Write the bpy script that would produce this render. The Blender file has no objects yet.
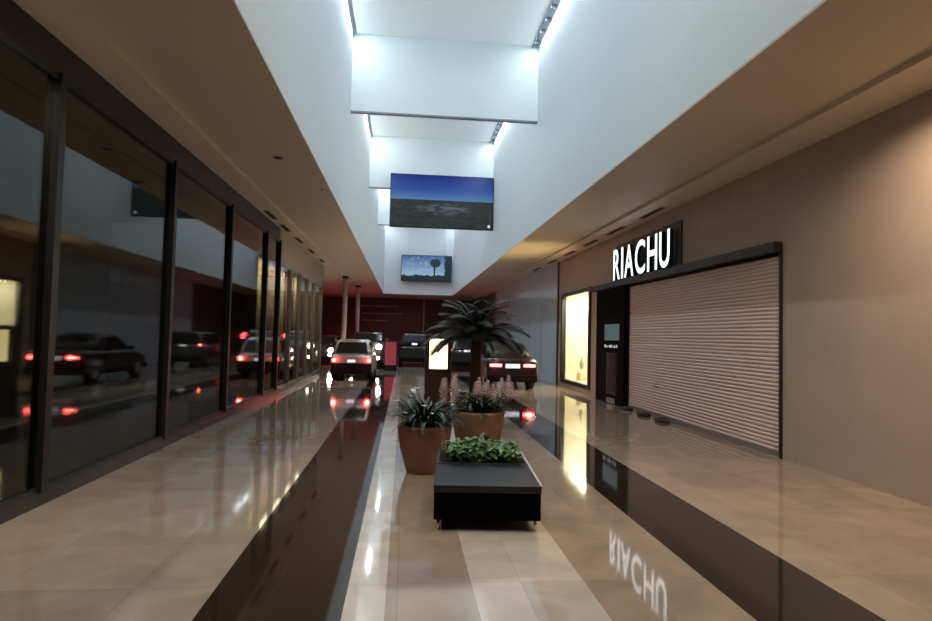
import bpy, bmesh, math, random
from mathutils import Vector, Matrix
random.seed(7)
S = bpy.context.scene
C = S.collection
PI = math.pi

# ------------------------------------------------------------------ camera
YAW, PIT, ROL, FPX, EYE = math.radians(5.73), math.radians(2.34), math.radians(1.29), 610.6, 1.6
F = Vector((math.sin(YAW)*math.cos(PIT), math.cos(YAW)*math.cos(PIT), math.sin(PIT)))
R0 = Vector((math.cos(YAW), -math.sin(YAW), 0)); U0 = R0.cross(F)
Rv = R0*math.cos(ROL) + U0*math.sin(ROL); Uv = U0*math.cos(ROL) - R0*math.sin(ROL)
cd = bpy.data.cameras.new('camera'); cam = bpy.data.objects.new('camera', cd); C.objects.link(cam)
m = Matrix((Rv, Uv, -F)).transposed().to_4x4(); m.translation = (0, 0, EYE); cam.matrix_world = m
cd.sensor_width = 36; cd.lens = FPX*36/932; cd.clip_end = 200
S.camera = cam

# ------------------------------------------------------------------ world, exposure
w = bpy.data.worlds.new('night'); S.world = w; w.use_nodes = True
w.node_tree.nodes['Background'].inputs[0].default_value = (0, 0, 0, 1)
S.view_settings.view_transform = 'Standard'; S.view_settings.look = 'None'
S.view_settings.gamma = 1; S.view_settings.use_curve_mapping = False
S.view_settings.exposure = 0.15
S.cycles.use_denoising = True
S.cycles.max_bounces = 10; S.cycles.diffuse_bounces = 6

# mall measures (metres, camera over the origin, corridor runs along +Y)
XL, XR = -3.18, 5.23            # side walls
WL, WR = -1.43, 3.17            # walls of the light well
HS, HT, HB = 4.24, 8.88, 6.95   # soffit, well ceiling, underside of cross beams
BAY = (7.1, 14.8, 22.5, 30.2, 40.7)
Y0 = -2.5                        # the mall is built from just behind the photographer
END = 46.0

def area(name, loc, aim, sx, sy, power, col, spread=PI):
    d = bpy.data.lights.new(name, 'AREA'); d.shape = 'RECTANGLE'; d.size = sx; d.size_y = sy
    d.energy = power; d.color = col; d.spread = spread
    o = bpy.data.objects.new(name, d); C.objects.link(o); o.location = loc
    v = Vector(aim) - Vector(loc)
    z = -v.normalized(); y = Vector((0, 1, 0)); x = y.cross(z).normalized(); y = z.cross(x)
    o.matrix_world = Matrix((x, y, z)).transposed().to_4x4(); o.matrix_world.translation = loc
    return o
# cove lights: LED lines in the slots beside the ceiling panels of every bay
COVE = (0.80, 0.91, 1.0)
for i in range(4):
    y0, y1 = BAY[i], BAY[i+1]
    ym, ly = (y0+y1)/2, y1-y0-0.5
    area('cove_light', (WL+0.10, ym, HT-0.03), (WL+0.5, ym, HT-2), 0.10, ly, 86, COVE)
    area('cove_light', (WR-0.10, ym, HT-0.03), (WR-0.5, ym, HT-2), 0.10, ly, 72, COVE)

# added fill lights out of view: well bay above the photographer, and near soffits
area('cove_light', (WL+0.10, 3.2, HT-0.03), (WL+0.6, 3.2, HT-2), 0.10, 7.4, 85, (1.0, 0.95, 0.88))
area('cove_light', (WR-0.10, 3.2, HT-0.03), (WR-0.6, 3.2, HT-2), 0.10, 7.4, 85, (1.0, 0.95, 0.88))
for x, y in ((-2.3, 4.6), (4.3, 5.0)):
    area('soffit_fill', (x, y, 4.15), (x, y+0.3, 0), 0.5, 0.5, 50 if x < 0 else 60, (1.0, 0.80, 0.58), math.radians(150))

# ------------------------------------------------------------------ materials
MATS = {}
def mat(name, col, rough=0.5, metal=0.0, ior=1.5, emit=None, es=0.0, var=0.0, vscale=6.0, bump=0.0, bscale=40.0, coat=0.0):
    if name in MATS: return MATS[name]
    M = bpy.data.materials.new(name); M.use_nodes = True; nt = M.node_tree; b = nt.nodes['Principled BSDF']
    b.inputs['Base Color'].default_value = (*col, 1); b.inputs['Roughness'].default_value = rough
    b.inputs['Metallic'].default_value = metal; b.inputs['IOR'].default_value = ior
    b.inputs['Coat Weight'].default_value = coat; b.inputs['Coat Roughness'].default_value = 0.06
    if emit: b.inputs['Emission Color'].default_value = (*emit, 1); b.inputs['Emission Strength'].default_value = es
    tc = nt.nodes.new('ShaderNodeTexCoord')
    if var > 0:
        n = nt.nodes.new('ShaderNodeTexNoise'); n.inputs['Scale'].default_value = vscale; n.inputs['Detail'].default_value = 5
        nt.links.new(tc.outputs['Object'], n.inputs['Vector'])
        r = nt.nodes.new('ShaderNodeValToRGB')
        r.color_ramp.elements[0].position = 0.3; r.color_ramp.elements[1].position = 0.7
        r.color_ramp.elements[0].color = (*[c*(1-var) for c in col], 1)
        r.color_ramp.elements[1].color = (*[min(1, c*(1+var)) for c in col], 1)
        nt.links.new(n.outputs['Fac'], r.inputs['Fac']); nt.links.new(r.outputs['Color'], b.inputs['Base Color'])
    if bump > 0:
        n = nt.nodes.new('ShaderNodeTexNoise'); n.inputs['Scale'].default_value = bscale
        nt.links.new(tc.outputs['Object'], n.inputs['Vector'])
        bp = nt.nodes.new('ShaderNodeBump'); bp.inputs['Strength'].default_value = bump; bp.inputs['Distance'].default_value = 0.01
        nt.links.new(n.outputs['Fac'], bp.inputs['Height']); nt.links.new(bp.outputs['Normal'], b.inputs['Normal'])
    MATS[name] = M
    return M
def emit_mat(name, col, s):
    if name in MATS: return MATS[name]
    M = bpy.data.materials.new(name); M.use_nodes = True; nt = M.node_tree
    nt.nodes.remove(nt.nodes['Principled BSDF'])
    e = nt.nodes.new('ShaderNodeEmission'); e.inputs[0].default_value = (*col, 1); e.inputs[1].default_value = s
    nt.links.new(e.outputs[0], nt.nodes['Material Output'].inputs[0]); MATS[name] = M
    return M
def glass_mat(name, tint, refl=1.0, rough=0.02):
    if name in MATS: return MATS[name]
    M = bpy.data.materials.new(name); M.use_nodes = True; nt = M.node_tree
    nt.nodes.remove(nt.nodes['Principled BSDF'])
    t = nt.nodes.new('ShaderNodeBsdfTransparent'); t.inputs[0].default_value = (*tint, 1)
    g = nt.nodes.new('ShaderNodeBsdfGlossy'); g.inputs['Roughness'].default_value = rough
    ge = nt.nodes.new('ShaderNodeNewGeometry'); dt = nt.nodes.new('ShaderNodeVectorMath'); dt.operation = 'DOT_PRODUCT'
    nt.links.new(ge.outputs['Normal'], dt.inputs[0]); nt.links.new(ge.outputs['Incoming'], dt.inputs[1])
    prev = dt.outputs['Value']
    for op, v in (('ABSOLUTE', 0), ('SUBTRACT', 1), ('POWER', 4), ('MULTIPLY', 0.92), ('ADD', 0.05)):
        q = nt.nodes.new('ShaderNodeMath'); q.operation = op
        if op == 'SUBTRACT': q.inputs[0].default_value = 1; nt.links.new(prev, q.inputs[1])
        else: nt.links.new(prev, q.inputs[0]); q.inputs[1].default_value = v
        prev = q.outputs[0]
    k = nt.nodes.new('ShaderNodeMath'); k.operation = 'MULTIPLY'; k.inputs[1].default_value = refl; k.use_clamp = True
    mx = nt.nodes.new('ShaderNodeMixShader')
    nt.links.new(prev, k.inputs[0]); nt.links.new(k.outputs[0], mx.inputs[0])
    nt.links.new(t.outputs[0], mx.inputs[1]); nt.links.new(g.outputs[0], mx.inputs[2])
    nt.links.new(mx.outputs[0], nt.nodes['Material Output'].inputs[0]); MATS[name] = M
    return M
def stone(name, col, var=0.10, ior=1.9):
    """polished stone slabs: veining and fine joints"""
    M = mat(name, col, rough=0.07, ior=ior)
    nt = M.node_tree; b = nt.nodes['Principled BSDF']; tc = nt.nodes['Texture Coordinate']
    n = nt.nodes.new('ShaderNodeTexNoise'); n.inputs['Scale'].default_value = 2.2; n.inputs['Detail'].default_value = 9; n.inputs['Distortion'].default_value = 0.8
    nt.links.new(tc.outputs['Object'], n.inputs['Vector'])
    br = nt.nodes.new('ShaderNodeTexBrick'); br.offset = 0; br.inputs['Scale'].default_value = 1.0
    br.inputs['Brick Width'].default_value = 0.8; br.inputs['Row Height'].default_value = 0.8; br.inputs['Mortar Size'].default_value = 0.003
    br.inputs['Color1'].default_value = (*[c*(1-var) for c in col], 1); br.inputs['Color2'].default_value = (*[c*(1+var) for c in col], 1)
    br.inputs['Mortar'].default_value = (*[c*0.8 for c in col], 1)
    nt.links.new(tc.outputs['Object'], br.inputs['Vector'])
    mx = nt.nodes.new('ShaderNodeMix'); mx.data_type = 'RGBA'; mx.blend_type = 'MULTIPLY'; mx.inputs[0].default_value = 0.5
    nt.links.new(br.outputs['Color'], mx.inputs[6]); nt.links.new(n.outputs['Fac'], mx.inputs[7])
    gm = nt.nodes.new('ShaderNodeVectorMath'); gm.operation = 'SCALE'; gm.inputs['Scale'].default_value = 1.3
    nt.links.new(mx.outputs[2], gm.inputs[0]); nt.links.new(gm.outputs[0], b.inputs['Base Color'])
    n2 = nt.nodes.new('ShaderNodeTexNoise'); n2.inputs['Scale'].default_value = 1.5
    nt.links.new(tc.outputs['Object'], n2.inputs['Vector'])
    mr = nt.nodes.new('ShaderNodeMapRange'); mr.inputs[3].default_value = 0.03; mr.inputs[4].default_value = 0.07
    nt.links.new(n2.outputs['Fac'], mr.inputs[0]); nt.links.new(mr.outputs[0], b.inputs['Roughness'])
    return M

# ------------------------------------------------------------------ mesh helpers
def box(bm, x0, x1, y0, y1, z0, z1, mi=0, bev=0.0):
    vs = [bm.verts.new((x, y, z)) for x in (x0, x1) for y in (y0, y1) for z in (z0, z1)]
    q = [(0,1,3,2),(4,6,7,5),(0,4,5,1),(2,3,7,6),(0,2,6,4),(1,5,7,3)]
    fs = [bm.faces.new([vs[i] for i in f]) for f in q]
    for f in fs: f.material_index = mi
    if bev > 0:
        es = list({e for f in fs for e in f.edges})
        r = bmesh.ops.bevel(bm, geom=es, offset=bev, segments=2, affect='EDGES', profile=0.6)
        for f in r['faces']: f.material_index = mi
    return fs
def tube(bm, p0, p1, r0, r1=None, n=12, mi=0, cap=True):
    p0, p1 = Vector(p0), Vector(p1); r1 = r0 if r1 is None else r1
    d = (p1-p0).normalized(); a = d.orthogonal().normalized(); b = d.cross(a)
    ra = [bm.verts.new(p0 + (a*math.cos(t)+b*math.sin(t))*r0) for t in [2*PI*i/n for i in range(n)]]
    rb = [bm.verts.new(p1 + (a*math.cos(t)+b*math.sin(t))*r1) for t in [2*PI*i/n for i in range(n)]]
    for i in range(n):
        f = bm.faces.new((ra[i], ra[(i+1)%n], rb[(i+1)%n], rb[i])); f.smooth = True; f.material_index = mi
    if cap:
        for rr in (list(reversed(ra)), rb):
            f = bm.faces.new(rr); f.material_index = mi
def lathe(bm, prof, c=(0,0,0), n=36, mi=0):
    rings = []
    for r, z in prof:
        rings.append([bm.verts.new((c[0]+r*math.cos(2*PI*i/n), c[1]+r*math.sin(2*PI*i/n), c[2]+z)) for i in range(n)])
    for a, b in zip(rings, rings[1:]):
        for i in range(n):
            f = bm.faces.new((a[i], a[(i+1)%n], b[(i+1)%n], b[i])); f.smooth = True; f.material_index = mi
    bm.faces.new(list(reversed(rings[0]))).material_index = mi
    bm.faces.new(rings[-1]).material_index = mi
def leaf(bm, base, yaw, pitch, L, W, droop=0.6, fold=0.25, n=4, mi=0):
    """a folded, drooping leaf with a real midrib"""
    p = Vector(base); h = Vector((math.cos(yaw), math.sin(yaw), 0)); side = Vector((-math.sin(yaw), math.cos(yaw), 0))
    prev = None; a = pitch
    for i in range(n+1):
        t = i/n
        wd = W*math.sin(PI*min(0.97, 0.12+0.88*t))**0.8*0.5
        up = Vector((0,0,1))*math.cos(a) - h*math.sin(a)
        row = [bm.verts.new(p+side*wd+up*wd*fold), bm.verts.new(p), bm.verts.new(p-side*wd+up*wd*fold)]
        if prev:
            for k in (0, 1):
                f = bm.faces.new((prev[k], prev[k+1], row[k+1], row[k])); f.smooth = True; f.material_index = mi
        prev = row
        p = p + (h*math.cos(a)+Vector((0,0,1))*math.sin(a))*(L/n)
        a -= droop/n
def obj(name, bm, mats, parent=None, smooth=False, bevel=0.0, label=None):
    bmesh.ops.recalc_face_normals(bm, faces=bm.faces)
    me = bpy.data.meshes.new(name); bm.to_mesh(me); bm.free()
    for x in (mats if isinstance(mats, (list, tuple)) else [mats]): me.materials.append(x)
    if smooth:
        for p in me.polygons: p.use_smooth = True
    o = bpy.data.objects.new(name, me); C.objects.link(o)
    if bevel > 0:
        md = o.modifiers.new('bevel', 'BEVEL'); md.width = bevel; md.segments = 2; md.limit_method = 'ANGLE'
    if parent: o.parent = parent
    if label: o['label'] = label
    return o
def nb(): return bmesh.new()
def tag(o, label, cat, group=None):
    o['label'] = label; o['category'] = cat
    if group: o['group'] = group
    return o
def thing(name, label, cat, loc=(0,0,0), rz=0.0, group=None):
    o = bpy.data.objects.new(name, None); C.objects.link(o); o.location = loc; o.rotation_euler = (0,0,rz)
    return tag(o, label, cat, group)
def struct(name, bm, mats, parent=None, **k):
    o = obj(name, bm, mats, parent, **k)
    if not parent: o['kind'] = 'structure'
    return o
def bx(name, dims, mt, parent=None, bev=0.0, label=None):
    b = nb(); box(b, *dims, bev=bev); return obj(name, b, mt, parent, label=label)

# ------------------------------------------------------------------ materials used
white_paint = mat('white_paint', (0.76, 0.82, 0.84), 0.6, bump=0.03, bscale=3)
panel_paint = mat('glow_ceiling_panel', (0.72, 0.74, 0.73), 0.65, emit=(0.82, 0.94, 1.0), es=0.17)  # panels given an added glow to even out well and floor
soffit_paint = mat('soffit_paint', (0.62, 0.53, 0.41), 0.55, bump=0.02, bscale=4)
soffit_step = mat('soffit_step_paint', (0.70, 0.60, 0.47), 0.55)
black_frame = mat('black_frame', (0.012, 0.012, 0.013), 0.35)
dark_metal = mat('dark_metal', (0.03, 0.03, 0.032), 0.4, 0.6)
chrome = mat('chrome', (0.75, 0.75, 0.76), 0.15, 1.0)
fascia = mat('beige_fascia', (0.42, 0.32, 0.25), 0.45, var=0.05, vscale=1.5)
hoarding = mat('grey_hoarding', (0.60, 0.71, 0.80), 0.12, var=0.06, vscale=1.2, ior=1.6)
st_tan = stone('stone_tan', (0.36, 0.275, 0.20)); st_light = stone('stone_light', (0.58, 0.50, 0.43))
st_dark = stone('stone_dark_brown', (0.026, 0.018, 0.014), ior=1.55); st_greige = stone('stone_greige', (0.34, 0.28, 0.23))

# ------------------------------------------------------------------ floor: paving strips of polished stone
T = 0.12
b = nb()
for (x0, x1, y0, y1, mi) in [
    (XL, -1.12, Y0, 24, 3), (-1.12, -0.31, Y0, 24, 2), (-0.31, -0.07, Y0, 24, 1), (-0.07, 0.475, Y0, 24, 0),
    (0.475, 1.22, Y0, 24, 1), (1.22, 2.06, Y0, 24, 0), (2.06, 2.83, Y0, 24, 2), (2.83, XR, Y0, 24, 0),
    (-7.2, XR, 24, END, 3)]:
    box(b, x0, x1, y0, y1, -T, 0, mi)
struct('floor', b, [st_tan, st_light, st_dark, st_greige])

# ------------------------------------------------------------------ soffits (low ceilings either side of the well)
b = nb()
for (x0, x1, y0, y1, mi, dz) in [
    (-2.13, WL-0.2, Y0, BAY[4], 0, 0), (-2.76, -2.13, Y0, BAY[4], 0, 0.012), (XL, -2.76, Y0, 24, 1, -0.05),
    (XL, -2.76, 24, BAY[4], 0, 0.012), (-7.2, XL, 24, END, 0, 0),
    (WR+0.2, 3.95, Y0, BAY[4], 0, 0), (3.95, 4.62, Y0, BAY[4], 0, 0.012), (4.62, XR, Y0, BAY[4], 1, -0.05),
    (XL, XR, BAY[4]+0.2, END, 0, 0)]:
    box(b, x0, x1, y0, y1, HS+dz, HS+0.25, mi)
box(b, WL-0.2, WL, Y0, BAY[4]+0.2, HS, HS+0.025); box(b, WR, WR+0.2, Y0, BAY[4]+0.2, HS, HS+0.025); box(b, WL, WR, BAY[4], BAY[4]+0.2, HS, HS+0.025)
struct('ceiling', b, [soffit_paint, soffit_step])

# ------------------------------------------------------------------ light well
b = nb(); box(b, WL-0.2, WL, Y0, BAY[4]+0.2, HS+0.025, HT+0.4)
struct('wall_well_left', b, white_paint)
b = nb(); box(b, WR, WR+0.2, Y0, BAY[4]+0.2, HS+0.025, HT+0.4)
struct('wall_well_right', b, white_paint)
b = nb(); box(b, WL, WR, BAY[4], BAY[4]+0.2, HS+0.025, HT+0.4)
struct('wall_well_end', b, white_paint)
EDGES = (-0.6,)+BAY
for i in range(5):
    b = nb(); e0, e1 = EDGES[i], EDGES[i+1]
    box(b, WL+0.10, WR-0.16, e0+0.02, e1-0.02, HT, HT+0.06, 0)
    box(b, WR-0.175, WR-0.155, e0+0.02, e1-0.02, HT-0.05, HT+0.06, 1)
    y = e0+0.3
    while y < e1-0.2:
        box(b, WR-0.155, WR-0.01, y, y+0.05, HT-0.03, HT+0.05, 1); y += 0.55
    struct('ceiling_well' if i == 0 else 'ceiling_well.%03d' % i, b, [panel_paint, mat('slot_bracket', (0.22, 0.25, 0.28), 0.5)])
b = nb(); box(b, WL, WR, Y0, BAY[4], HT+0.4, HT+0.5)
struct('ceiling_deck', b, white_paint)
for i in range(5):
    y = (-0.9,)[0] if i == 4 else (BAY[1], BAY[2], BAY[3], BAY[0])[i]; b = nb()
    box(b, WL, WR, y, y+0.12, HB+0.035, HT+0.4, 0)
    box(b, WL, WR, y-0.006, y+0.126, HB, HB+0.035, 1)  # no recess here: the gap's shade is put into the strip's colour
    struct('trim_%d' % (i+1), b, [white_paint, mat('painted_gap_shade', (0.25, 0.29, 0.32), 0.5)])
# ------------------------------------------------------------------ right wall
b = nb()
box(b, XR, XR+0.25, 14.15, 20.4, 3.05, HS, 0)       # fascia above showcase
box(b, XR, XR+0.25, 8.0, 14.15, 2.92, HS, 0)
box(b, XR, XR+0.25, Y0, 8.0, 0, HS, 0)
box(b, XR, XR+0.25, 13.86, 16.35, 0, 3.05, 0)
box(b, XR, XR+0.25, 19.95, 20.4, 0, 3.05, 0)
box(b, XR, XR+0.25, 16.35, 16.75, 0, 3.05, 0)
box(b, XR, XR+0.25, 16.75, 19.95, 0, 0.14, 0)
box(b, XR-0.03, XR+0.02, 20.4, 20.55, 0, HS, 1)     # dark joint
box(b, XR, XR+0.2, 20.55, 35, 0, HS, 2)             # hoarding
box(b, XR, XR+0.2, 35, END, 0, HS, 3)
struct('wall_right', b, [fascia, black_frame, hoarding, mat('brown_wall', (0.10, 0.06, 0.05), 0.5)])
b = nb()
y = 22.95
k = 4
while y < 35:
    box(b, XR-0.006, XR, y, y+0.012, 0.05, HS-0.02); y += 2.4
struct('trim_6', b, mat('hoarding_joint', (0.18, 0.20, 0.22), 0.4))

# showcase window
sc_ = thing('shop_showcase', 'bright lit showcase window with black frame on the right wall', 'showcase', (XR, 18.35, 0))
b = nb()
for d in [(-0.04, 0.1, -1.6, 1.6, 0.14, 0.26), (-0.04, 0.1, -1.6, 1.6, 2.93, 3.05), (-0.04, 0.1, -1.6, -1.42, 0.26, 2.93), (-0.04, 0.1, 1.45, 1.6, 0.26, 2.93)]:
    box(b, *d)
obj('frame', b, black_frame, sc_)
bx('glass_pane', (0.02, 0.03, -1.42, 1.45, 0.26, 2.93), glass_mat('clear_glass', (0.96, 0.97, 0.95)), sc_)
b = nb(); box(b, 1.0, 1.05, -1.42, 1.45, 0.2, 3.0); box(b, 0.1, 1.0, -1.5, -1.42, 0.2, 3.0); box(b, 0.1, 1.0, 1.45, 1.5, 0.2, 3.0)
box(b, 0.1, 1.0, -1.42, 1.45, 0.18, 0.26); box(b, 0.1, 1.0, -1.42, 1.45, 2.95, 3.0)
obj('backdrop', b, mat('cream_backdrop', (0.80, 0.74, 0.56), 0.6), sc_)
b = nb()
for y in (-0.75, -0.15, 0.5): box(b, 0.93, 1.0, y, y+0.10, 0.26, 2.95)
obj('backdrop_batten', b, mat('pale_batten', (0.85, 0.80, 0.62), 0.6), sc_)
b = nb(); tube(b, (0.35, 0.45, 0.26), (0.35, 0.45, 0.62), 0.16, 0.13); obj('display_plinth', b, mat('plinth', (0.7, 0.62, 0.45), 0.5), sc_)
b = nb(); lathe(b, [(0.02, 0), (0.05, 0.05), (0.075, 0.16), (0.06, 0.24), (0.025, 0.3), (0.035, 0.36)], (0.35, 0.45, 0.62), 16)
obj('vase', b, mat('grey_vase', (0.35, 0.36, 0.33), 0.4), sc_)
b = nb(); tube(b, (0.3, -1.2, 0.3), (0.3, -1.2, 0.36), 0.09); tube(b, (0.3, -1.2, 0.36), (0.27, -1.2, 0.46), 0.05, 0.08)
lampb = obj('spot_lamp', b, chrome, sc_)
b = nb(); tube(b, (0.265, -1.2, 0.465), (0.262, -1.2, 0.47), 0.075); obj('lamp_face', b, emit_mat('showcase_bulb', (1, 0.9, 0.6), 25), lampb)
l = area('showcase_light', (XR+0.5, 18.35, 2.93), (XR+0.75, 18.35, 0), 0.5, 2.6, 200, (1, 0.94, 0.76)); 
d = bpy.data.lights.new('showcase_spot', 'SPOT'); d.energy = 600; d.color = (1, 0.74, 0.34); d.spot_size = 1.1; d.spot_blend = 1; d.shadow_soft_size = 0.06
o = bpy.data.objects.new('showcase_spot', d); C.objects.link(o); o.location = (XR+0.2, 17.15, 0.52)
o.rotation_euler = (Vector((3.7, 18.3, HS))-o.location).to_track_quat('-Z', 'Y').to_euler()

# black kiosk portal with a screen
kt = thing('portal_kiosk', 'tall black portal panel with a small grey screen between showcase and shutter', 'kiosk', (XR, 14.92, 0))
bx('panel', (-0.10, -0.001, -1.03, 1.06, 0, 2.86), mat('portal_black', (0.003, 0.003, 0.0035), 0.8, ior=1.15), kt, 0.01)
bx('screen', (-0.13, -0.10, -0.72, 0.28, 1.56, 1.96), mat('portal_screen', (0.03, 0.05, 0.05), 0.15, emit=(0.25, 0.42, 0.40), es=0.22), kt)
for i, (wd, hh) in enumerate([(0.10, .07), (0.05, .04), (0.12, .06), (0.05, .07), (0.09, .05), (0.06, .07)]):
    y = 0.33 - i*0.17; bx('letter_mark', (-0.112, -0.10, y-wd, y, 1.38, 1.38+hh), mat('kiosk_white', (0.6, 0.6, 0.6), 0.5, emit=(0.8, 0.8, 0.85), es=0.35), kt, label='small white mark')
b = nb(); box(b, -0.125, -0.10, -0.58, 0.12, 0.22, 1.25)
for i in range(7): box(b, -0.14, -0.125, -0.55+i*0.09, -0.50+i*0.09, 0.24, 1.23)
obj('ribbed_panel', b, mat('kiosk_grey', (0.05, 0.045, 0.04), 0.7), kt)
bx('foot_plate', (-0.16, -0.10, -0.45, 0.0, 0.02, 0.14), mat('foot_grey', (0.3, 0.28, 0.26), 0.4), kt, 0.005)

# roller shutter
sh = thing('roller_shutter', 'closed beige roller shutter under the lit shop sign', 'shutter', (XR, 12.6, 0))
b = nb(); z = 0.07
while z < 2.8:
    # one curved slat
    n = 5; pr = [(0.10+0.014*math.cos(PI*(i/n-0.5)), z+0.055*i/n) for i in range(n+1)]
    for (xa, za), (xb, zb) in zip(pr, pr[1:]):
        xa, xb = 0.02-(xa-0.10), 0.02-(xb-0.10)
        v = [b.verts.new(p) for p in ((xa, -4.54, za), (xa, 1.22, za), (xb, 1.22, zb), (xb, -4.54, zb))]
        b.faces.new(v)
    z += 0.060
obj('slat_curtain', b, mat('shutter_slats', (0.72, 0.52, 0.44), 0.45), sh)
bx('bottom_bar', (0.0, 0.08, -4.54, 1.22, 0.0, 0.08), mat('bar_grey', (0.20, 0.17, 0.16), 0.4), sh)
bx('backing_sheet', (0.06, 0.10, -4.54, 1.24, 0, 2.86), dark_metal, sh)
bx('guide_rail', (-0.02, 0.06, -4.6, -4.54, 0, 2.86), dark_metal, sh)
bx('guide_rail', (-0.02, 0.06, 1.22, 1.25, 0, 2.86), dark_metal, sh)
bx('handle', (-0.03, 0.006, -0.45, -0.25, 0.62, 0.65), mat('handle_red', (0.4, 0.18, 0.15), 0.4), sh)

# shop sign
sg = thing('shop_sign', 'illuminated white capital letters on a black bar above the shutter', 'sign', (XR, 13.2, 2.92))
bx('support_bar', (-0.14, -0.002, -5.2, 3.2, -0.05, 0.09), black_frame, sg, 0.005)
bx('backing_panel', (-0.03, -0.002, -2.1, 1.50, 0.10, 0.98), mat('sign_back', (0.05, 0.055, 0.055), 0.4), sg)
lf = emit_mat('letter_face', (0.86, 0.95, 1.0), 1.9); ls = mat('letter_side', (0.02, 0.03, 0.03), 0.4)
for i, ch in enumerate('RIACHU'):
    cu = bpy.data.curves.new('letter', 'FONT'); cu.body = ch; cu.size = 1.0; cu.extrude = 0.08; cu.offset = 0.012
    tmp = bpy.data.objects.new('tmp', cu); C.objects.link(tmp); bpy.context.view_layer.update()
    me = bpy.data.meshes.new_from_object(tmp.evaluated_get(bpy.context.evaluated_depsgraph_get()))
    bpy.data.objects.remove(tmp)
    xs = [v.co.x for v in me.vertices]; ys = [v.co.y for v in me.vertices]
    w0, h0 = max(xs)-min(xs), max(ys)-min(ys)
    wt = [0.44, 0.12, 0.56, 0.56, 0.50, 0.48][i]
    cy = [1.11, 0.73, 0.30, -0.36, -1.02, -1.62][i]
    for v in me.vertices:
        u = (v.co.x-min(xs))/w0*wt - wt/2; t = (v.co.y-min(ys))/h0*0.74
        v.co = Vector((-0.11 - v.co.z*0.5, cy-u, 0.11+t))
    me.materials.clear(); me.materials.append(ls); me.materials.append(lf)
    for p in me.polygons: p.material_index = 1 if abs(p.normal.x) > 0.9 and p.center.x < -0.12 else 0
    me.name = 'letter'
    o = bpy.data.objects.new('letter', me); C.objects.link(o); o.parent = sg

for i, (x, y, s, lb) in enumerate([(5.06, 13.45, 0.9, 'farthest'), (5.05, 12.45, 1.0, 'middle one'), (5.06, 11.55, 1.0, 'nearest')]):  # three low dark lumps along the foot of the shutter
    b = nb(); prof = [(0.02, 0.0), (0.11, 0.0), (0.13, 0.03), (0.11, 0.06), (0.05, 0.08), (0.01, 0.08)]
    lathe(b, prof, (0, 0, 0), 16)
    o = obj('floor_lump', b, mat('lump_dark', (0.045, 0.025, 0.02), 0.8, bump=0.2, bscale=60), smooth=True)
    o.location = (x, y, 0.0); o.scale = (s, 1.9*s, 1)
    tag(o, 'low dark lump on the floor against the roller shutter, %s of three' % lb, 'floor_lump', 'low dark lumps along the shutter')

# ------------------------------------------------------------------ left wall: glazed storefront
b = nb()
box(b, XL-3.5, XL-0.2, 14.35, 14.4, 0, HS, 2); box(b, XL-0.3, XL, Y0, 15.75, 3.9, HS, 0); box(b, XL-0.3, XL, 15.75, 24, 3.35, HS, 1)
box(b, XL-0.1, XL, Y0, 24, 0, 0.12, 0)
box(b, XL-3.5, XL-3.4, Y0, 24, 0, HS, 2); box(b, XL-3.5, XL, 23.9, 24, 0, HS, 3)
box(b, XL-3.4, XL-0.3, 14.4, 24, 3.6, 3.7, 2); box(b, XL-3.4, XL-0.3, Y0, 14.35, 3.95, 4.05, 2); box(b, XL-3.5, XL-0.0, Y0, 24, -0.05, 0.0, 2)
struct('wall_left', b, [black_frame, mat('cream_fascia', (0.42, 0.36, 0.26), 0.4), mat('shop_dark', (0.05, 0.045, 0.04), 0.7), mat('shop_end', (0.30, 0.22, 0.18), 0.5)])
gl = glass_mat('dark_storefront_glass', (0.75, 0.77, 0.72), 0.9, 0.03)
ys = [14.4, 15.85, 17.4, 18.9, 20.4, 21.9, 23.85, Y0, 0.3, 3.1, 5.9, 8.7, 11.5, 14.4]
for i in [k for k in range(13) if k != 6]:
    y0, y1 = ys[i], ys[i+1]; zt = 3.9 if i in (0, 7, 8, 9, 10, 11, 12) else 3.35
    wn = bpy.data.objects.new('window_%d' % (i+1 if i < 6 else i), None); C.objects.link(wn); wn.location = (XL, y0, 0); wn['kind'] = 'structure'
    b = nb(); fw = 0.10 if zt > 3.5 else 0.05
    box(b, -0.09, 0.03, y1-y0-fw, y1-y0, 0.12, zt); box(b, -0.07, 0.0, 0, y1-y0-fw, 0.12, 0.17)
    box(b, -0.07, 0.0, 0, y1-y0-fw, zt-0.06, zt)
    obj('frame', b, dark_metal if zt > 3.5 else mat('grey_aluminium', (0.28, 0.27, 0.25), 0.35, 0.6), wn)
    bx('pane', (-0.045, -0.035, 0, y1-y0-fw, 0.17, zt-0.06), gl, wn)
# goods and curtains behind the glass
cols = [(0.45, 0.36, 0.16), (0.34, 0.24, 0.20), (0.42, 0.40, 0.34), (0.30, 0.12, 0.10), (0.40, 0.33, 0.22)]
ccn = ['mustard', 'brown', 'pale grey', 'dull red', 'sand coloured']
wh = ['by the dark mullion', 'right of the mustard one', 'in the middle of the shopfront', 'right of the pale grey one', 'nearest the far end']
for i in range(5):
    b = nb(); y0 = 16.2+i*1.45; n = 36
    pv = None
    for k in range(n+1):
        y = y0 + 1.15*k/n; x = XL-0.75 + 0.05*math.sin(k*1.4)
        r = [b.verts.new((x, y, 0.12)), b.verts.new((x, y, 3.58))]
        if pv: b.faces.new((pv[0], r[0], r[1], pv[1])).smooth = True
        pv = r
    o = obj('shop_curtain', b, mat('curtain_%d' % i, cols[i], 0.8), smooth=True)
    md = o.modifiers.new('thickness', 'SOLIDIFY'); md.thickness = 0.012
    tag(o, '%s curtain behind the left shopfront glass, %s' % (ccn[i], wh[i]), 'curtain', 'curtains behind the left shopfront')
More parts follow.
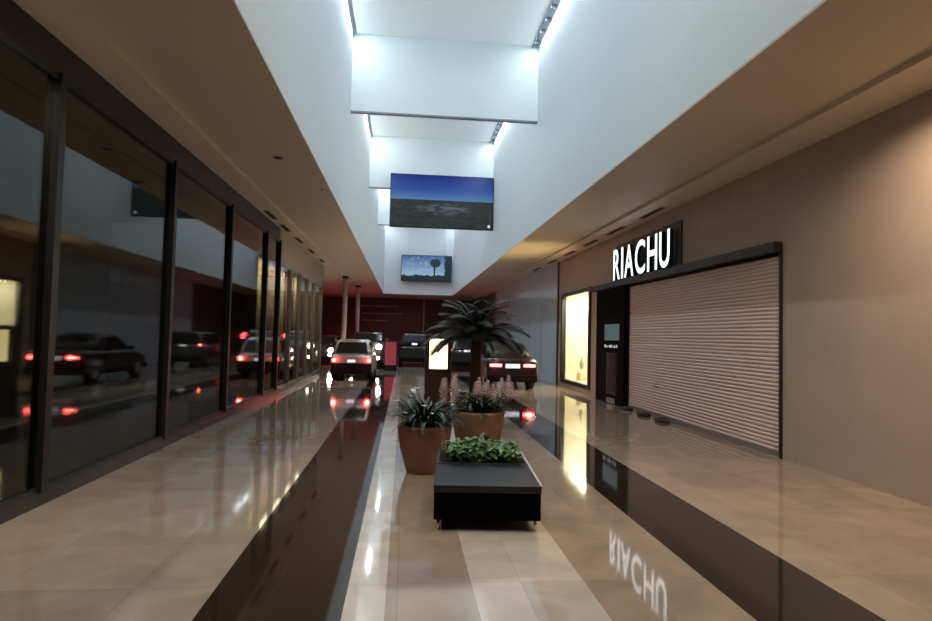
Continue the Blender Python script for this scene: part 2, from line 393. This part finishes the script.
area('shop_light', (XL-0.4, 19.8, 3.55), (XL-0.45, 19.8, 0), 0.25, 7.0, 130, (1, 0.85, 0.62))
ct = thing('shop_counter', 'low dark counter behind the near left shopfront glass', 'counter', (XL-0.45, 18.0, 0))
bx('carcass', (-0.2, 0.2, -1.9, 1.7, 0, 0.8), mat('counter_dark', (0.03, 0.03, 0.035), 0.4), ct, 0.01)
bx('top', (-0.23, 0.23, -1.95, 1.75, 0.8, 0.84), mat('counter_top', (0.10, 0.09, 0.09), 0.3), ct, 0.01)

# ------------------------------------------------------------------ far end
b = nb()
box(b, -7.2, 1.5, END, END+0.2, 0, HS, 0)
box(b, 1.5, XR, END, END+0.2, 0, HS, 1)
box(b, -7.4, -7.2, 24, END, 0, HS, 1)
struct('wall_back', b, [mat('end_dark', (0.10, 0.03, 0.03), 0.5), mat('brown_wall', (0.1, 0.06, 0.05))])
es = thing('exit_shutter', 'dark louvred shutter closing the far end of the mall', 'shutter', (-1.5, END-0.02, 0))
b = nb(); z = 0.05
while z < 4.0:
    box(b, -5.6, 2.9, -0.12, 0, z, z+0.22); z += 0.30
obj('louvre_slats', b, mat('louvre_red', (0.13, 0.05, 0.05), 0.35), es)
b = nb()
for x in (-4.2, -2.1, 0.0): box(b, x, x+0.08, -0.18, -0.12, 0, 4.1)
obj('post', b, mat('louvre_red', (0.1, 0.05, 0.05)), es)
for i, (x0, x1, z) in enumerate([(-1.9, 1.0, 3.6), (-1.7, 1.3, 3.05), (-1.6, 0.3, 2.55)]):
    bx('slat_edge', (x0, x1, -0.2, -0.12, z, z+0.06), mat('pale_edge', (0.5, 0.35, 0.33), 0.4), es, label='pale horizontal rail')
b = nb(); tube(b, (1.42, END-0.35, 1.6), (1.42, END-0.35, HS), 0.06); o = obj('drain_pipe', b, mat('pale_pipe', (0.62, 0.5, 0.45), 0.4))
tag(o, 'pale vertical pipe at the right edge of the far shutter', 'pipe')
for i, (x, y, lb) in enumerate([(-2.80, 29.0, 'nearer and left of two, behind the white car'), (-2.62, 34.5, 'farther and right of two')]):
    t = thing('column', 'slim round red-lit column at the left, %s' % lb, 'column', (x, y, 0), 0, 'slim columns at the far left')
    b = nb(); tube(b, (0, 0, 0.12), (0, 0, HS-0.1), 0.11, n=20); obj('shaft', b, mat('column_paint', (0.62, 0.45, 0.42), 0.35), t)
    b = nb(); tube(b, (0, 0, 0), (0, 0, 0.12), 0.16, n=20); obj('base', b, dark_metal, t)
    b = nb(); tube(b, (0, 0, HS-0.1), (0, 0, HS), 0.15, n=20); obj('capital', b, dark_metal, t)

# ------------------------------------------------------------------ screens hung in the well
def screen_mat(name, kind):
    M = bpy.data.materials.new(name); M.use_nodes = True; nt = M.node_tree; N = nt.nodes; L = nt.links
    N.remove(N['Principled BSDF'])
    tc = N.new('ShaderNodeTexCoord'); sp = N.new('ShaderNodeSeparateXYZ'); L.new(tc.outputs['Generated'], sp.inputs[0])
    def math_(op, a, b=None):
        n = N.new('ShaderNodeMath'); n.operation = op
        for i, q in enumerate((a, b)):
            if q is None: continue
            if isinstance(q, (int, float)): n.inputs[i].default_value = q
            else: L.new(q, n.inputs[i])
        return n.outputs[0]
    def mixc(f, a, b):
        n = N.new('ShaderNodeMix'); n.data_type = 'RGBA'; L.new(f, n.inputs[0])
        for i, q in ((6, a), (7, b)):
            if isinstance(q, tuple): n.inputs[i].default_value = (*q, 1)
            else: L.new(q, n.inputs[i])
        return n.outputs[2]
    X, Z = sp.outputs[0], sp.outputs[2]
    sky = N.new('ShaderNodeValToRGB'); L.new(Z, sky.inputs[0]); cr = sky.color_ramp
    if kind == 'town':
        cr.elements[0].position = 0.50; cr.elements[0].color = (0.085, 0.22, 0.42, 1)
        cr.elements[1].position = 1.0; cr.elements[1].color = (0.006, 0.018, 0.20, 1)
        e = cr.elements.new(0.72); e.color = (0.018, 0.07, 0.33, 1)
    else:
        cr.elements[0].position = 0.2; cr.elements[0].color = (0.30, 0.48, 0.66, 1)
        cr.elements[1].position = 1.0; cr.elements[1].color = (0.03, 0.10, 0.30, 1)
    mp = N.new('ShaderNodeMapping'); L.new(tc.outputs['Generated'], mp.inputs[0])
    mp.inputs['Scale'].default_value = (6, 1, 14) if kind == 'town' else (7, 1, 5)
    nz = N.new('ShaderNodeTexNoise'); nz.inputs['Scale'].default_value = 1.6; nz.inputs['Detail'].default_value = 8; L.new(mp.outputs[0], nz.inputs[0])
    if kind == 'town':
        land = N.new('ShaderNodeValToRGB'); L.new(nz.outputs['Fac'], land.inputs[0]); e = land.color_ramp.elements
        e[0].position = 0.35; e[0].color = (0.008, 0.014, 0.016, 1); e[1].position = 0.72; e[1].color = (0.035, 0.045, 0.035, 1)
        # paler built-up patch in the middle
        dx = math_('MULTIPLY', math_('SUBTRACT', X, 0.52), 3.2); dz = math_('MULTIPLY', math_('SUBTRACT', Z, 0.36), 7.5)
        d2 = math_('ADD', math_('MULTIPLY', dx, dx), math_('MULTIPLY', dz, dz))
        patch = math_('MULTIPLY', math_('SUBTRACT', 1.0, math_('MINIMUM', d2, 1.0)), math_('MULTIPLY', math_('SUBTRACT', nz.outputs['Fac'], 0.40), 5.5))
        cl = N.new('ShaderNodeClamp'); L.new(patch, cl.inputs[0])
        landc = mixc(cl.outputs[0], land.outputs[0], (0.11, 0.12, 0.15))
        hz = math_('GREATER_THAN', Z, math_('ADD', 0.51, math_('MULTIPLY', nz.outputs['Fac'], 0.03)))
        col = mixc(hz, landc, sky.outputs[0])
    else:
        cloud = N.new('ShaderNodeClamp'); L.new(math_('MULTIPLY', math_('SUBTRACT', nz.outputs['Fac'], 0.5), 3.0), cloud.inputs[0])
        skyc = mixc(cloud.outputs[0], sky.outputs[0], (0.45, 0.58, 0.70))
        hz = math_('GREATER_THAN', Z, math_('ADD', 0.08, math_('MULTIPLY', nz.outputs['Fac'], 0.30)))
        c1 = mixc(hz, (0.012, 0.025, 0.03), skyc)
        # dark tree with a round crown at the right
        dx = math_('MULTIPLY', math_('SUBTRACT', X, 0.68), 8.5); dz = math_('MULTIPLY', math_('SUBTRACT', Z, 0.72), 5.5)
        d2 = math_('ADD', math_('MULTIPLY', dx, dx), math_('MULTIPLY', dz, dz))
        crown = math_('LESS_THAN', math_('ADD', d2, nz.outputs['Fac']), 1.3)
        c2 = mixc(crown, c1, (0.015, 0.04, 0.045))
        tr = math_('LESS_THAN', math_('ABSOLUTE', math_('SUBTRACT', X, 0.66)), 0.018); tr2 = math_('MULTIPLY', tr, math_('LESS_THAN', Z, 0.7))
        c3 = mixc(tr2, c2, (0.02, 0.04, 0.045))
        rt = math_('GREATER_THAN', math_('ADD', X, math_('MULTIPLY', nz.outputs['Fac'], 0.12)), 0.92)
        c4 = mixc(rt, c3, (0.01, 0.03, 0.035)); col = c4
    em = N.new('ShaderNodeEmission'); L.new(col, em.inputs[0]); em.inputs[1].default_value = 0.8
    gl_ = N.new('ShaderNodeBsdfGlossy'); gl_.inputs['Color'].default_value = (0.03, 0.03, 0.03, 1); gl_.inputs['Roughness'].default_value = 0.25
    ad = N.new('ShaderNodeAddShader'); L.new(em.outputs[0], ad.inputs[0]); L.new(gl_.outputs[0], ad.inputs[1])
    L.new(ad.outputs[0], N['Material Output'].inputs[0])
    return M
def screen(label, cx, y, zc, wd, ht, kind, ztop, tilt=0.0):
    t = thing('hanging_screen', label, 'screen', (cx, y, zc)); t.rotation_euler = (tilt, 0, 0)
    bx('housing', (-wd/2, wd/2, 0.0, 0.14, -ht/2, ht/2), black_frame, t, 0.01)
    bx('display', (-wd/2+0.03, wd/2-0.03, -0.012, 0.0, -ht/2+0.03, ht/2-0.03), screen_mat('screen_'+kind, kind), t)
    for sx in (-1, 1):
        b = nb(); tube(b, (sx*wd*0.36, 0.07, ht/2), (sx*wd*0.36, 0.07, ztop-zc), 0.014, n=8)
        obj('hanger_rod', b, mat('rod_white', (0.7, 0.72, 0.75), 0.4), t)
    if kind == 'town':
        bx('corner_mark', (wd/2-0.20, wd/2-0.12, -0.02, -0.012, -ht/2+0.08, -ht/2+0.18), emit_mat('mark_white', (0.8, 0.9, 1), 0.8), t)
screen('large blue hanging screen showing a town under a deep blue sky', 1.26, 22.2, 6.475, 3.80, 1.96, 'town', HB)
screen('smaller lower hanging screen showing trees against a pale sky', 1.36, 40.3, 5.97, 3.35, 1.74, 'tree', HT)

# ------------------------------------------------------------------ ceiling fittings
def vent(x, y, L, label, grp):
    t = thing('air_vent', label, 'vent', (x, y, HS-0.05), 0, grp)
    b = nb(); box(b, -0.065, -0.05, -L/2, L/2, -0.012, 0); box(b, 0.05, 0.065, -L/2, L/2, -0.012, 0)
    box(b, -0.05, 0.05, -L/2, -L/2+0.02, -0.012, 0); box(b, -0.05, 0.05, L/2-0.02, L/2, -0.012, 0)
    obj('frame', b, mat('vent_frame', (0.30, 0.25, 0.20), 0.4), t)
    bx('slot', (-0.05, 0.05, -L/2+0.02, L/2-0.02, -0.006, 0), mat('vent_dark', (0.01, 0.01, 0.01), 0.8), t)
ord_ = ['nearest', 'second', 'third', 'fourth', 'fifth', 'sixth']
for i, y in enumerate([11.95, 14.1, 16.1, 18.2, 20.4, 22.8]):
    vent(4.97, y, 1.15, 'long dark ceiling slot vent above the right wall, %s from the camera' % ord_[i], 'slot vents in the right soffit')
for i, y in enumerate([13.9, 15.6, 17.6, 19.9, 22.4]):
    vent(-3.03, y, 1.0, 'short dark ceiling slot vent along the left shopfront, %s from the camera' % ord_[i], 'slot vents in the left soffit')
for (x, y, lb) in [(-1.98, 9.45, 'round recessed downlight, unlit, in the near left soffit'), (-1.56, 11.5, 'unlit recessed downlight close to the edge of the light well')]:
    t = thing('downlight', lb, 'downlight', (x, y, HS))
    b = nb(); lathe(b, [(0.05, -0.004), (0.085, -0.004), (0.09, 0.0), (0.05, 0.0)], n=24); obj('rim', b, mat('rim_dark', (0.12, 0.10, 0.08), 0.4), t)
    b = nb(); tube(b, (0, 0, -0.006), (0, 0, -0.002), 0.055, n=20); obj('lens', b, mat('lens_dark', (0.02, 0.02, 0.02), 0.2), t)

# ------------------------------------------------------------------ bench with planter
leather = mat('black_leather', (0.008, 0.010, 0.012), 0.36, bump=0.05, bscale=120)
soil = mat('soil', (0.02, 0.014, 0.010), 0.95, bump=0.5, bscale=60)
bt = thing('planter_bench', 'low black upholstered bench with a planter of green leaves at its back end', 'bench', (0.715, 5.0, 0), -0.075)
bx('body', (-0.44, 0.44, 0.01, 1.52, 0.09, 0.315), mat('bench_black', (0.0015, 0.0015, 0.002), 0.8, ior=1.12), bt, 0.012)
b = nb(); box(b, -0.443, 0.443, 0, 0.84, 0.315, 0.375, bev=0.008); obj('seat_pad', b, leather, bt, smooth=False)
b = nb()
for d in [(-0.44, -0.415, 0.85, 1.52), (0.415, 0.44, 0.85, 1.52), (-0.415, 0.415, 0.85, 0.875), (-0.415, 0.415, 1.495, 1.52)]:
    box(b, d[0], d[1], d[2], d[3], 0.315, 0.38)
obj('planter_rim', b, mat('rim_grey', (0.10, 0.10, 0.11), 0.3, 0.5), bt)
bx('edge_trim', (0.432, 0.449, 0.015, 1.52, 0.372, 0.382), mat('pale_edge_metal', (0.7, 0.68, 0.66), 0.3, 0.2), bt, label='bright metal edge strip')
bx('soil', (-0.415, 0.415, 0.875, 1.495, 0.315, 0.355), soil, bt)
for sx in (-0.40, 0.40):
    for sy in (0.06, 1.44):
        b = nb(); tube(b, (sx, sy, 0), (sx, sy, 0.092), 0.013, n=14);
        obj('leg', b, chrome, bt)
g1 = mat('leaf_bright_green', (0.055, 0.135, 0.022), 0.45, var=0.45, vscale=7)
g2 = mat('leaf_light_green', (0.15, 0.26, 0.07), 0.4, var=0.3, vscale=9)
b = nb()
for i in range(520):
    x, y = random.uniform(-0.33, 0.36), random.uniform(0.90, 1.46)
    hh = 0.02+0.17*random.random()*(1-0.5*abs(x)/0.42)
    leaf(b, (x, y, 0.355+hh), random.uniform(0, 2*PI), random.uniform(-0.1, 0.9), random.uniform(0.06, 0.12), random.uniform(0.035, 0.06), 0.9, 0.25, 4, 1 if random.random() < 0.2 else 0)
for i in range(70):
    x, y = random.uniform(-0.38, 0.38), random.uniform(0.9, 1.46); tube(b, (x, y, 0.35), (x+random.uniform(-.04,.04), y, 0.50), 0.004, n=5)
obj('foliage', b, [g1, g2], bt)

# ------------------------------------------------------------------ pots
terra = mat('terracotta', (0.20, 0.082, 0.052), 0.5, var=0.18, vscale=5, bump=0.1, bscale=30)
def pot(parent, r, h, mt=terra):
    b = nb()
    prof = [(r*0.62, 0), (r*0.64, 0.01), (r*0.76, h*0.22), (r*0.90, h*0.50), (r*0.98, h*0.78), (r, h*0.93), (r, h), (r*0.90, h), (r*0.88, h*0.9), (r*0.3, h*0.89)]
    lathe(b, prof, n=48); obj('pot', b, mt, parent)
    b = nb(); tube(b, (0, 0, h*0.86), (0, 0, h*0.93), r*0.885, n=32); obj('soil', b, soil, parent)
dk = mat('leaf_dark_green', (0.010, 0.024, 0.011), 0.35, var=0.4, vscale=8)
dk2 = mat('leaf_grey_green', (0.05, 0.075, 0.05), 0.35, var=0.3, vscale=8)
p1 = thing('potted_plant', 'terracotta pot with a bushy dark green plant, left of the bench', 'potted plant', (0.27, 7.22, 0))
pot(p1, 0.315, 0.55)
b = nb()
for i in range(210):
    a = random.uniform(0, 2*PI); r = random.uniform(0, 0.24)
    leaf(b, (r*math.cos(a), r*math.sin(a), 0.52+random.uniform(0, 0.12)), a+random.uniform(-0.5, 0.5), random.uniform(0.3, 1.4), random.uniform(0.22, 0.46), random.uniform(0.025, 0.045), random.uniform(0.8, 2.0), 0.3, 6, 1 if random.random() < 0.2 else 0)
obj('foliage', b, [dk, dk2], p1)
wf = mat('white_petal', (0.75, 0.78, 0.75), 0.4)
for (x, y, z) in [(-0.12, -0.25, 0.62), (0.12, -0.28, 0.60), (0.18, -0.27, 0.60), (-0.33, -0.05, 0.82), (-0.02, -0.2, 0.78), (-0.1, -0.1, 0.97), (0.06, -0.26, 0.70), (-0.22, -0.2, 0.70)]:
    b = nb()
    for k in range(5): leaf(b, (x, y, z), k*2*PI/5, 0.5, 0.042, 0.030, 0.8, 0.2, 3)
    tube(b, (x, y, z-0.12), (x, y, z), 0.002, n=5)
    obj('flower', b, wf, p1)
p2 = thing('potted_flowers', 'terracotta pot with pale pink flower spikes, behind the bench planter', 'potted plant', (0.99, 7.95, 0))
pot(p2, 0.34, 0.63, mat('terracotta_ochre', (0.20, 0.10, 0.045), 0.5, var=0.18, vscale=5, bump=0.1, bscale=30))
b = nb()
for i in range(260):
    a = random.uniform(0, 2*PI); r = random.uniform(0, 0.28)
    leaf(b, (r*math.cos(a), r*math.sin(a), 0.58+random.uniform(0, 0.16)), a+random.uniform(-0.6, 0.6), random.uniform(0.2, 1.2), random.uniform(0.12, 0.26), random.uniform(0.03, 0.05), random.uniform(0.6, 1.6), 0.25, 4, 1 if random.random() < 0.25 else 0)
obj('foliage', b, [dk, mat('leaf_mid_green', (0.07, 0.13, 0.035), 0.4, var=0.3)], p2)
pk = mat('pink_bloom', (0.66, 0.48, 0.44), 0.6, var=0.2, vscale=30); st_ = mat('stem_green', (0.06, 0.09, 0.03), 0.6)
for i in range(27):
    a = random.uniform(0, 2*PI); r = 0.33*math.sqrt(random.random())
    x, y = r*math.cos(a)*1.15, r*math.sin(a)*0.8; h = random.uniform(0.78, 1.00); lx, ly = x*0.35, y*0.2
    b = nb(); tube(b, (x, y, 0.60), (x+lx, y+ly, h), 0.005, 0.003, 6, 0)
    for k in range(34):
        t = k/34; rr = 0.050*(1-0.75*t)+0.006; q = k*2.4; zc = h-0.10+0.19*t
        leaf(b, (x+lx+rr*0.3*math.cos(q), y+ly+rr*0.3*math.sin(q), zc), q, 0.5, rr*1.2, 0.028, 0.4, 0.3, 2, 1)
    obj('flower_spike', b, [st_, pk], p2)

# ------------------------------------------------------------------ palm
pm = thing('potted_palm', 'large dark palm with arching fronds behind the flower pots', 'palm', (1.24, 10.5, 0))
pot(pm, 0.36, 0.60, mat('dark_pot', (0.10, 0.045, 0.03), 0.5))
b = nb()
prof = []
for i in range(20):
    z = 0.52+i*0.058; prof += [(0.115-0.001*i, z), (0.092-0.001*i, z+0.045)]
lathe(b, prof, n=18); obj('trunk', b, mat('palm_trunk', (0.035, 0.018, 0.012), 0.9, bump=0.5, bscale=40), pm)
fm = mat('palm_leaf', (0.008, 0.016, 0.008), 0.5, var=0.3, vscale=5)
nf = 48
for i in range(nf):
    a = i*2.399; tier = i/nf
    pt = 1.52-1.42*tier+random.uniform(-0.1, 0.1); L = 0.90+0.10*math.sin(i*1.7)-0.12*(1-tier)
    p = Vector((0.05*math.cos(a), 0.05*math.sin(a), 1.64-0.10*tier)); hd = Vector((math.cos(a), math.sin(a), 0)); sd = Vector((-math.sin(a), math.cos(a), 0))
    b = nb(); n = 26; ang = pt; pp = p.copy()
    for k in range(n):
        t = k/n; q = p + (hd*math.cos(ang)+Vector((0,0,1))*math.sin(ang))*(L/n)
        tube(b, p, q, 0.012*(1-t)+0.002, 0.012*(1-(k+1)/n)+0.002, 5, cap=False)
        if k > 2:
            ll = 0.25*math.sin(PI*min(1, (t*0.85+0.13)))**0.7
            for s in (-1, 1):
                for hh in (0.0, 0.5):
                    base = p.lerp(q, hh)
                    dr = (sd*s*0.85 + hd*math.cos(ang)*0.65 + Vector((0,0,1))*(math.sin(ang)*0.6-0.05)).normalized()
                    yw = math.atan2(dr.y, dr.x); pc = math.asin(max(-1, min(1, dr.z)))
                    leaf(b, base, yw, pc, ll, 0.014, 0.9, 0.2, 3)
        p = q; ang -= (1.55/n)*(0.45+t)
    obj('frond', b, fm, pm)

# ------------------------------------------------------------------ sign totem
tt = thing('sign_totem', 'upright totem with a glowing yellow-white sign panel left of the palm', 'totem', (0.655, 11.6, 0))
tb = mat('totem_brown', (0.06, 0.018, 0.012), 0.4)
bx('body', (-0.25, 0.25, -0.07, 0.09, 0.05, 1.60), tb, tt, 0.015)
bx('plinth', (-0.30, 0.30, -0.14, 0.16, 0, 0.05), dark_metal, tt, 0.01)
bx('light_panel', (-0.17, 0.17, -0.082, -0.07, 0.96, 1.52), emit_mat('sign_yellow', (1.0, 0.80, 0.36), 3.6), tt)
b = nb(); box(b, -0.19, -0.17, -0.09, -0.07, 0.94, 1.54); box(b, 0.17, 0.19, -0.09, -0.07, 0.94, 1.54); box(b, -0.17, 0.17, -0.09, -0.07, 0.94, 0.96); box(b, -0.17, 0.17, -0.09, -0.07, 1.52, 1.54)
obj('panel_frame', b, tb, tt)

# ------------------------------------------------------------------ cars
tail = emit_mat('tail_lamp_lit', (1.0, 0.07, 0.06), 14); tail_hot = emit_mat('tail_core', (1.0, 0.45, 0.32), 26)
head = emit_mat('head_lamp_lit', (1.0, 0.90, 0.72), 30); plate_m = emit_mat('plate_lit', (0.95, 0.95, 1.0), 0.9)
carglass = mat('car_glass', (0.010, 0.012, 0.014), 0.08, ior=1.6); rubber = mat('tyre_rubber', (0.012, 0.012, 0.012), 0.7); rimm = mat('wheel_rim', (0.35, 0.35, 0.36), 0.3, 0.9)
trimb = mat('car_trim', (0.004, 0.004, 0.004), 0.7, ior=1.25)
def loft(b, rings):
    rv = [[b.verts.new(p) for p in r] for r in rings]; n = len(rv[0])
    for a, c in zip(rv, rv[1:]):
        for i in range(n): b.faces.new((a[i], a[(i+1) % n], c[(i+1) % n], c[i])).smooth = True
    b.faces.new(list(reversed(rv[0]))); b.faces.new(rv[-1])
def car(name, label, loc, rz, W, L, H, paint, style='hatch', rear_lit=True, front_lit=False, belt=0.88, plate='lit', lampz=0.70, lampw=0.17, lamph=0.12):
    """car pointing along +y, tail at y=0"""
    t = thing(name, label, 'car', loc, rz); hw = W/2
    def ring(y, s, zb, zt, r=0.0):
        h = hw*s
        return [(-h*0.86, y, zb), (-h*0.97, y, zb+0.10), (-h, y, zb+0.28), (-h*0.985, y, zt-0.10), (-h*0.90, y, zt), (-h*0.5, y, zt+0.015),
                (h*0.5, y, zt+0.015), (h*0.90, y, zt), (h*0.985, y, zt-0.10), (h, y, zb+0.28), (h*0.97, y, zb+0.10), (h*0.86, y, zb)]
    b = nb(); deck = belt if style != 'sedan' else belt+0.03
    loft(b, [ring(0.0, 0.90, 0.34, deck-0.10), ring(0.06, 0.955, 0.26, deck-0.02), ring(0.22, 0.985, 0.22, deck), ring(0.9, 1.0, 0.20, belt), ring(L*0.5, 1.0, 0.20, belt),
             ring(L*0.72, 0.995, 0.20, belt-0.02), ring(L*0.90, 0.97, 0.22, belt-0.14), ring(L*0.97, 0.93, 0.26, belt-0.24), ring(L, 0.86, 0.34, belt-0.34)])
    obj('body', b, paint, t)
    # greenhouse: pillars and roof in paint
    if style == 'hatch': g0, g1, g2, g3 = 0.14, 0.52, L*0.52, L*0.72
    elif style == 'sedan': g0, g1, g2, g3 = 0.62, 1.35, L*0.55, L*0.73
    else: g0, g1, g2, g3 = 0.12, 0.36, L*0.56, L*0.74
    wb, wt = hw*0.90, hw*0.70
    def q(y, wd, z): return (y, wd, z)
    base = belt-0.01
    b = nb()
    lv = [(base, g0, g3, wb), (base+(H-base)*0.55, g0+(g1-g0)*0.5, g3-(g3-g2)*0.55, wb*0.45+wt*0.55), (H-0.05, g1-0.04, g2+0.06, wt+0.01), (H, g1+0.12, g2-0.10, wt*0.86)]
    rr = [[(-x, ya, z), (-x*0.6, ya-0.03, z), (x*0.6, ya-0.03, z), (x, ya, z), (x, yb, z), (x*0.6, yb+0.04, z), (-x*0.6, yb+0.04, z), (-x, yb, z)] for z, ya, yb, x in lv]
    loft(b, rr); obj('roof', b, paint, t)
    z0, z1 = base+0.05, H-0.10
    def at(z):
        k = (z-base)/(H-0.05-base); return g0+(g1-0.04-g0)*k, g3+(g2+0.06-g3)*k, wb+(wt+0.01-wb)*k
    (ra, fa, xa), (rb, fb, xb) = at(z0), at(z1)
    def quad(name, pts, nrm):
        b = nb(); n = Vector(nrm)*0.012
        f = [b.verts.new(Vector(p)+n) for p in pts]; k = [b.verts.new(Vector(p)-n*3) for p in pts]
        b.faces.new(f); b.faces.new(list(reversed(k)))
        for i in range(4): b.faces.new((f[i], f[(i+1) % 4], k[(i+1) % 4], k[i]))
        obj(name, b, carglass, t)
    quad('rear_window', [(-xa*0.84, ra-0.035, z0), (xa*0.84, ra-0.035, z0), (xb*0.86, rb-0.035, z1), (-xb*0.86, rb-0.035, z1)], (0, -1, 0.4))
    quad('windscreen', [(-xa*0.90, fa+0.04, z0), (xa*0.90, fa+0.04, z0), (xb*0.90, fb+0.04, z1), (-xb*0.90, fb+0.04, z1)], (0, 1, 0.5))
    for s in (-1, 1):
        for (k0, k1) in ((0.10, 0.48), (0.52, 0.90)):
            y0a, y1a = ra+(fa-ra)*k0, ra+(fa-ra)*k1; y0b, y1b = rb+(fb-rb)*k0, rb+(fb-rb)*k1
            quad('side_window', [(s*xa, y0a, z0), (s*xa, y1a, z0), (s*xb, y1b, z1), (s*xb, y0b, z1)], (s, 0, 0.3))
        bxn = bx('wing_mirror', (s*hw*1.0-0.02 if s > 0 else -hw-0.15, s*hw+0.15 if s > 0 else -hw+0.02, g3-0.45, g3-0.33, belt, belt+0.13), paint, t, 0.02)
        xc = s*(hw-0.30 if lampw > 0.25 else hw-0.15)
        b = nb(); box(b, xc-lampw/2, xc+lampw/2, -0.02, 0.10, lampz-lamph/2, lampz+lamph/2, bev=0.012)
        lo = obj('tail_lamp', b, tail if rear_lit else mat('tail_off', (0.2, 0.01, 0.01), 0.3), t)
        if rear_lit: bx('lamp_core', (xc-lampw*0.25, xc+lampw*0.25, -0.028, -0.02, lampz-lamph*0.2, lampz+lamph*0.2), tail_hot, lo)
        b = nb(); tube(b, (s*(hw-0.27), L-0.10, belt-0.25), (s*(hw-0.27), L+0.015, belt-0.27), 0.13 if front_lit else 0.10, 0.125 if front_lit else 0.095, 20)
        if front_lit:
            c_ = nb(); tube(c_, (s*(hw-0.30), L-0.02, 0.50), (s*(hw-0.30), L+0.07, 0.50), 0.075, 0.07, 16); obj('fog_lamp', c_, head, t)
        obj('head_lamp', b, head if front_lit else mat('lamp_off', (0.4, 0.4, 0.4), 0.2), t)
        for wy in (0.75, L-0.85):
            b = nb(); ww = 0.21; x0 = s*(hw-0.24); x1 = s*(hw-0.03)
            tube(b, (x0, wy, 0.32), (x1, wy, 0.32), 0.32, n=28); wl = obj('wheel', b, rubber, t)
            b = nb(); tube(b, (x1, wy, 0.32), (x1+s*0.012, wy, 0.32), 0.20, n=20); obj('rim', b, rimm, wl)
    b = nb(); box(b, -hw*0.93, hw*0.93, -0.06, 0.10, 0.24, 0.60 if style == 'hatch' else 0.46, bev=0.04); obj('rear_bumper', b, trimb, t)
    b = nb(); box(b, -hw*0.90, hw*0.90, L-0.10, L+0.05, 0.24, 0.44, bev=0.04); obj('front_bumper', b, trimb, t)
    if plate:
        pl = bx('number_plate', (-0.13, 0.13, -0.035, 0.0, lampz-0.07, lampz+0.02) if plate == 'lit' else (-0.22, 0.22, -0.035, 0.0, lampz-0.08, lampz+0.05), plate_m, t)
    return t
silver = mat('silver_grey_paint', (0.42, 0.42, 0.42), 0.3, 0.35, coat=0.5); blackp = mat('black_paint', (0.007, 0.005, 0.007), 0.3, coat=0.25)
darkp = mat('dark_paint', (0.03, 0.028, 0.03), 0.3, coat=0.5)
car('silver_hatchback', 'silver grey hatchback seen from behind, tail lamps lit, on the left', (-1.72, 20.6, 0), 0.0, 1.44, 3.7, 1.38, silver, 'hatch', belt=0.88, lampz=0.69, lampw=0.11, lamph=0.11)
car('black_sedan', 'black car seen from behind with wide lit red tail lamps, right of the palm', (3.26, 18.1, 0), 0.0, 1.62, 4.4, 1.40, blackp, 'sedan', belt=0.90, lampz=0.73, lampw=0.36, lamph=0.085, plate='white')
car('oncoming_car', 'car with a bright round headlamp glaring past the silver hatchback', (-1.72, 32.0, 0), PI, 1.75, 4.4, 1.66, darkp, 'suv', rear_lit=False, front_lit=True, belt=1.24, plate=None)
car('waiting_car', 'car with bright headlamps at the far left by the shopfront corner', (-4.15, 34.6, 0), PI, 1.75, 4.3, 1.45, darkp, 'hatch', rear_lit=False, front_lit=True, belt=0.98, plate=None)
car('dark_suv', 'unlit dark tall car between the silver hatchback and the sign totem', (0.52, 30.0, 0), 0.0, 1.62, 4.3, 1.62, darkp, 'suv', rear_lit=False, belt=1.0, plate='lit', lampz=1.15)
car('dark_van', 'dark car behind the palm with a lit white plate', (2.75, 26.6, 0), 0.0, 1.70, 4.3, 1.50, darkp, 'suv', rear_lit=True, belt=0.95, plate='lit', lampz=0.95, lampw=0.09, lamph=0.08)
rb = thing('red_board', 'glowing red upright board between the silver hatchback and the dark tall car', 'board', (-0.56, 26.6, 0))
bx('face', (-0.24, 0.24, -0.03, 0.0, 0.25, 1.25), emit_mat('red_board_face', (0.75, 0.12, 0.15), 0.30), rb)
bx('casing', (-0.27, 0.27, 0.0, 0.10, 0.0, 1.29), dark_metal, rb, 0.01)

# light thrown by the cars' lamps, plus added red fill towards the far end
def pt(name, loc, p, col, r=0.08):
    d = bpy.data.lights.new(name, 'POINT'); d.energy = p; d.color = col; d.shadow_soft_size = r
    o = bpy.data.objects.new(name, d); C.objects.link(o); o.location = loc
for x in (-2.26, -1.18): pt('tail_and_fill_light', (x, 20.45, 0.70), 6, (1, 0.05, 0.04))
for x in (2.75, 3.77): pt('tail_and_fill_light', (x, 17.95, 0.74), 6, (1, 0.05, 0.04))
for x in (-1.1, -2.3, -4.75, -3.55): pt('head_lamp_light', (x, 27.4 if x > -2 else 30.1, 0.85), 4, (1, 0.85, 0.6))
for x, y in ((0.2, 35.5), (-2.4, 37.5), (-4.8, 40), (1.6, 32.0)): pt('tail_and_fill_light', (x, y, 1.3), 22, (1, 0.05, 0.05), 0.2)  # added red fill lights, no tail lamps stand at these spots
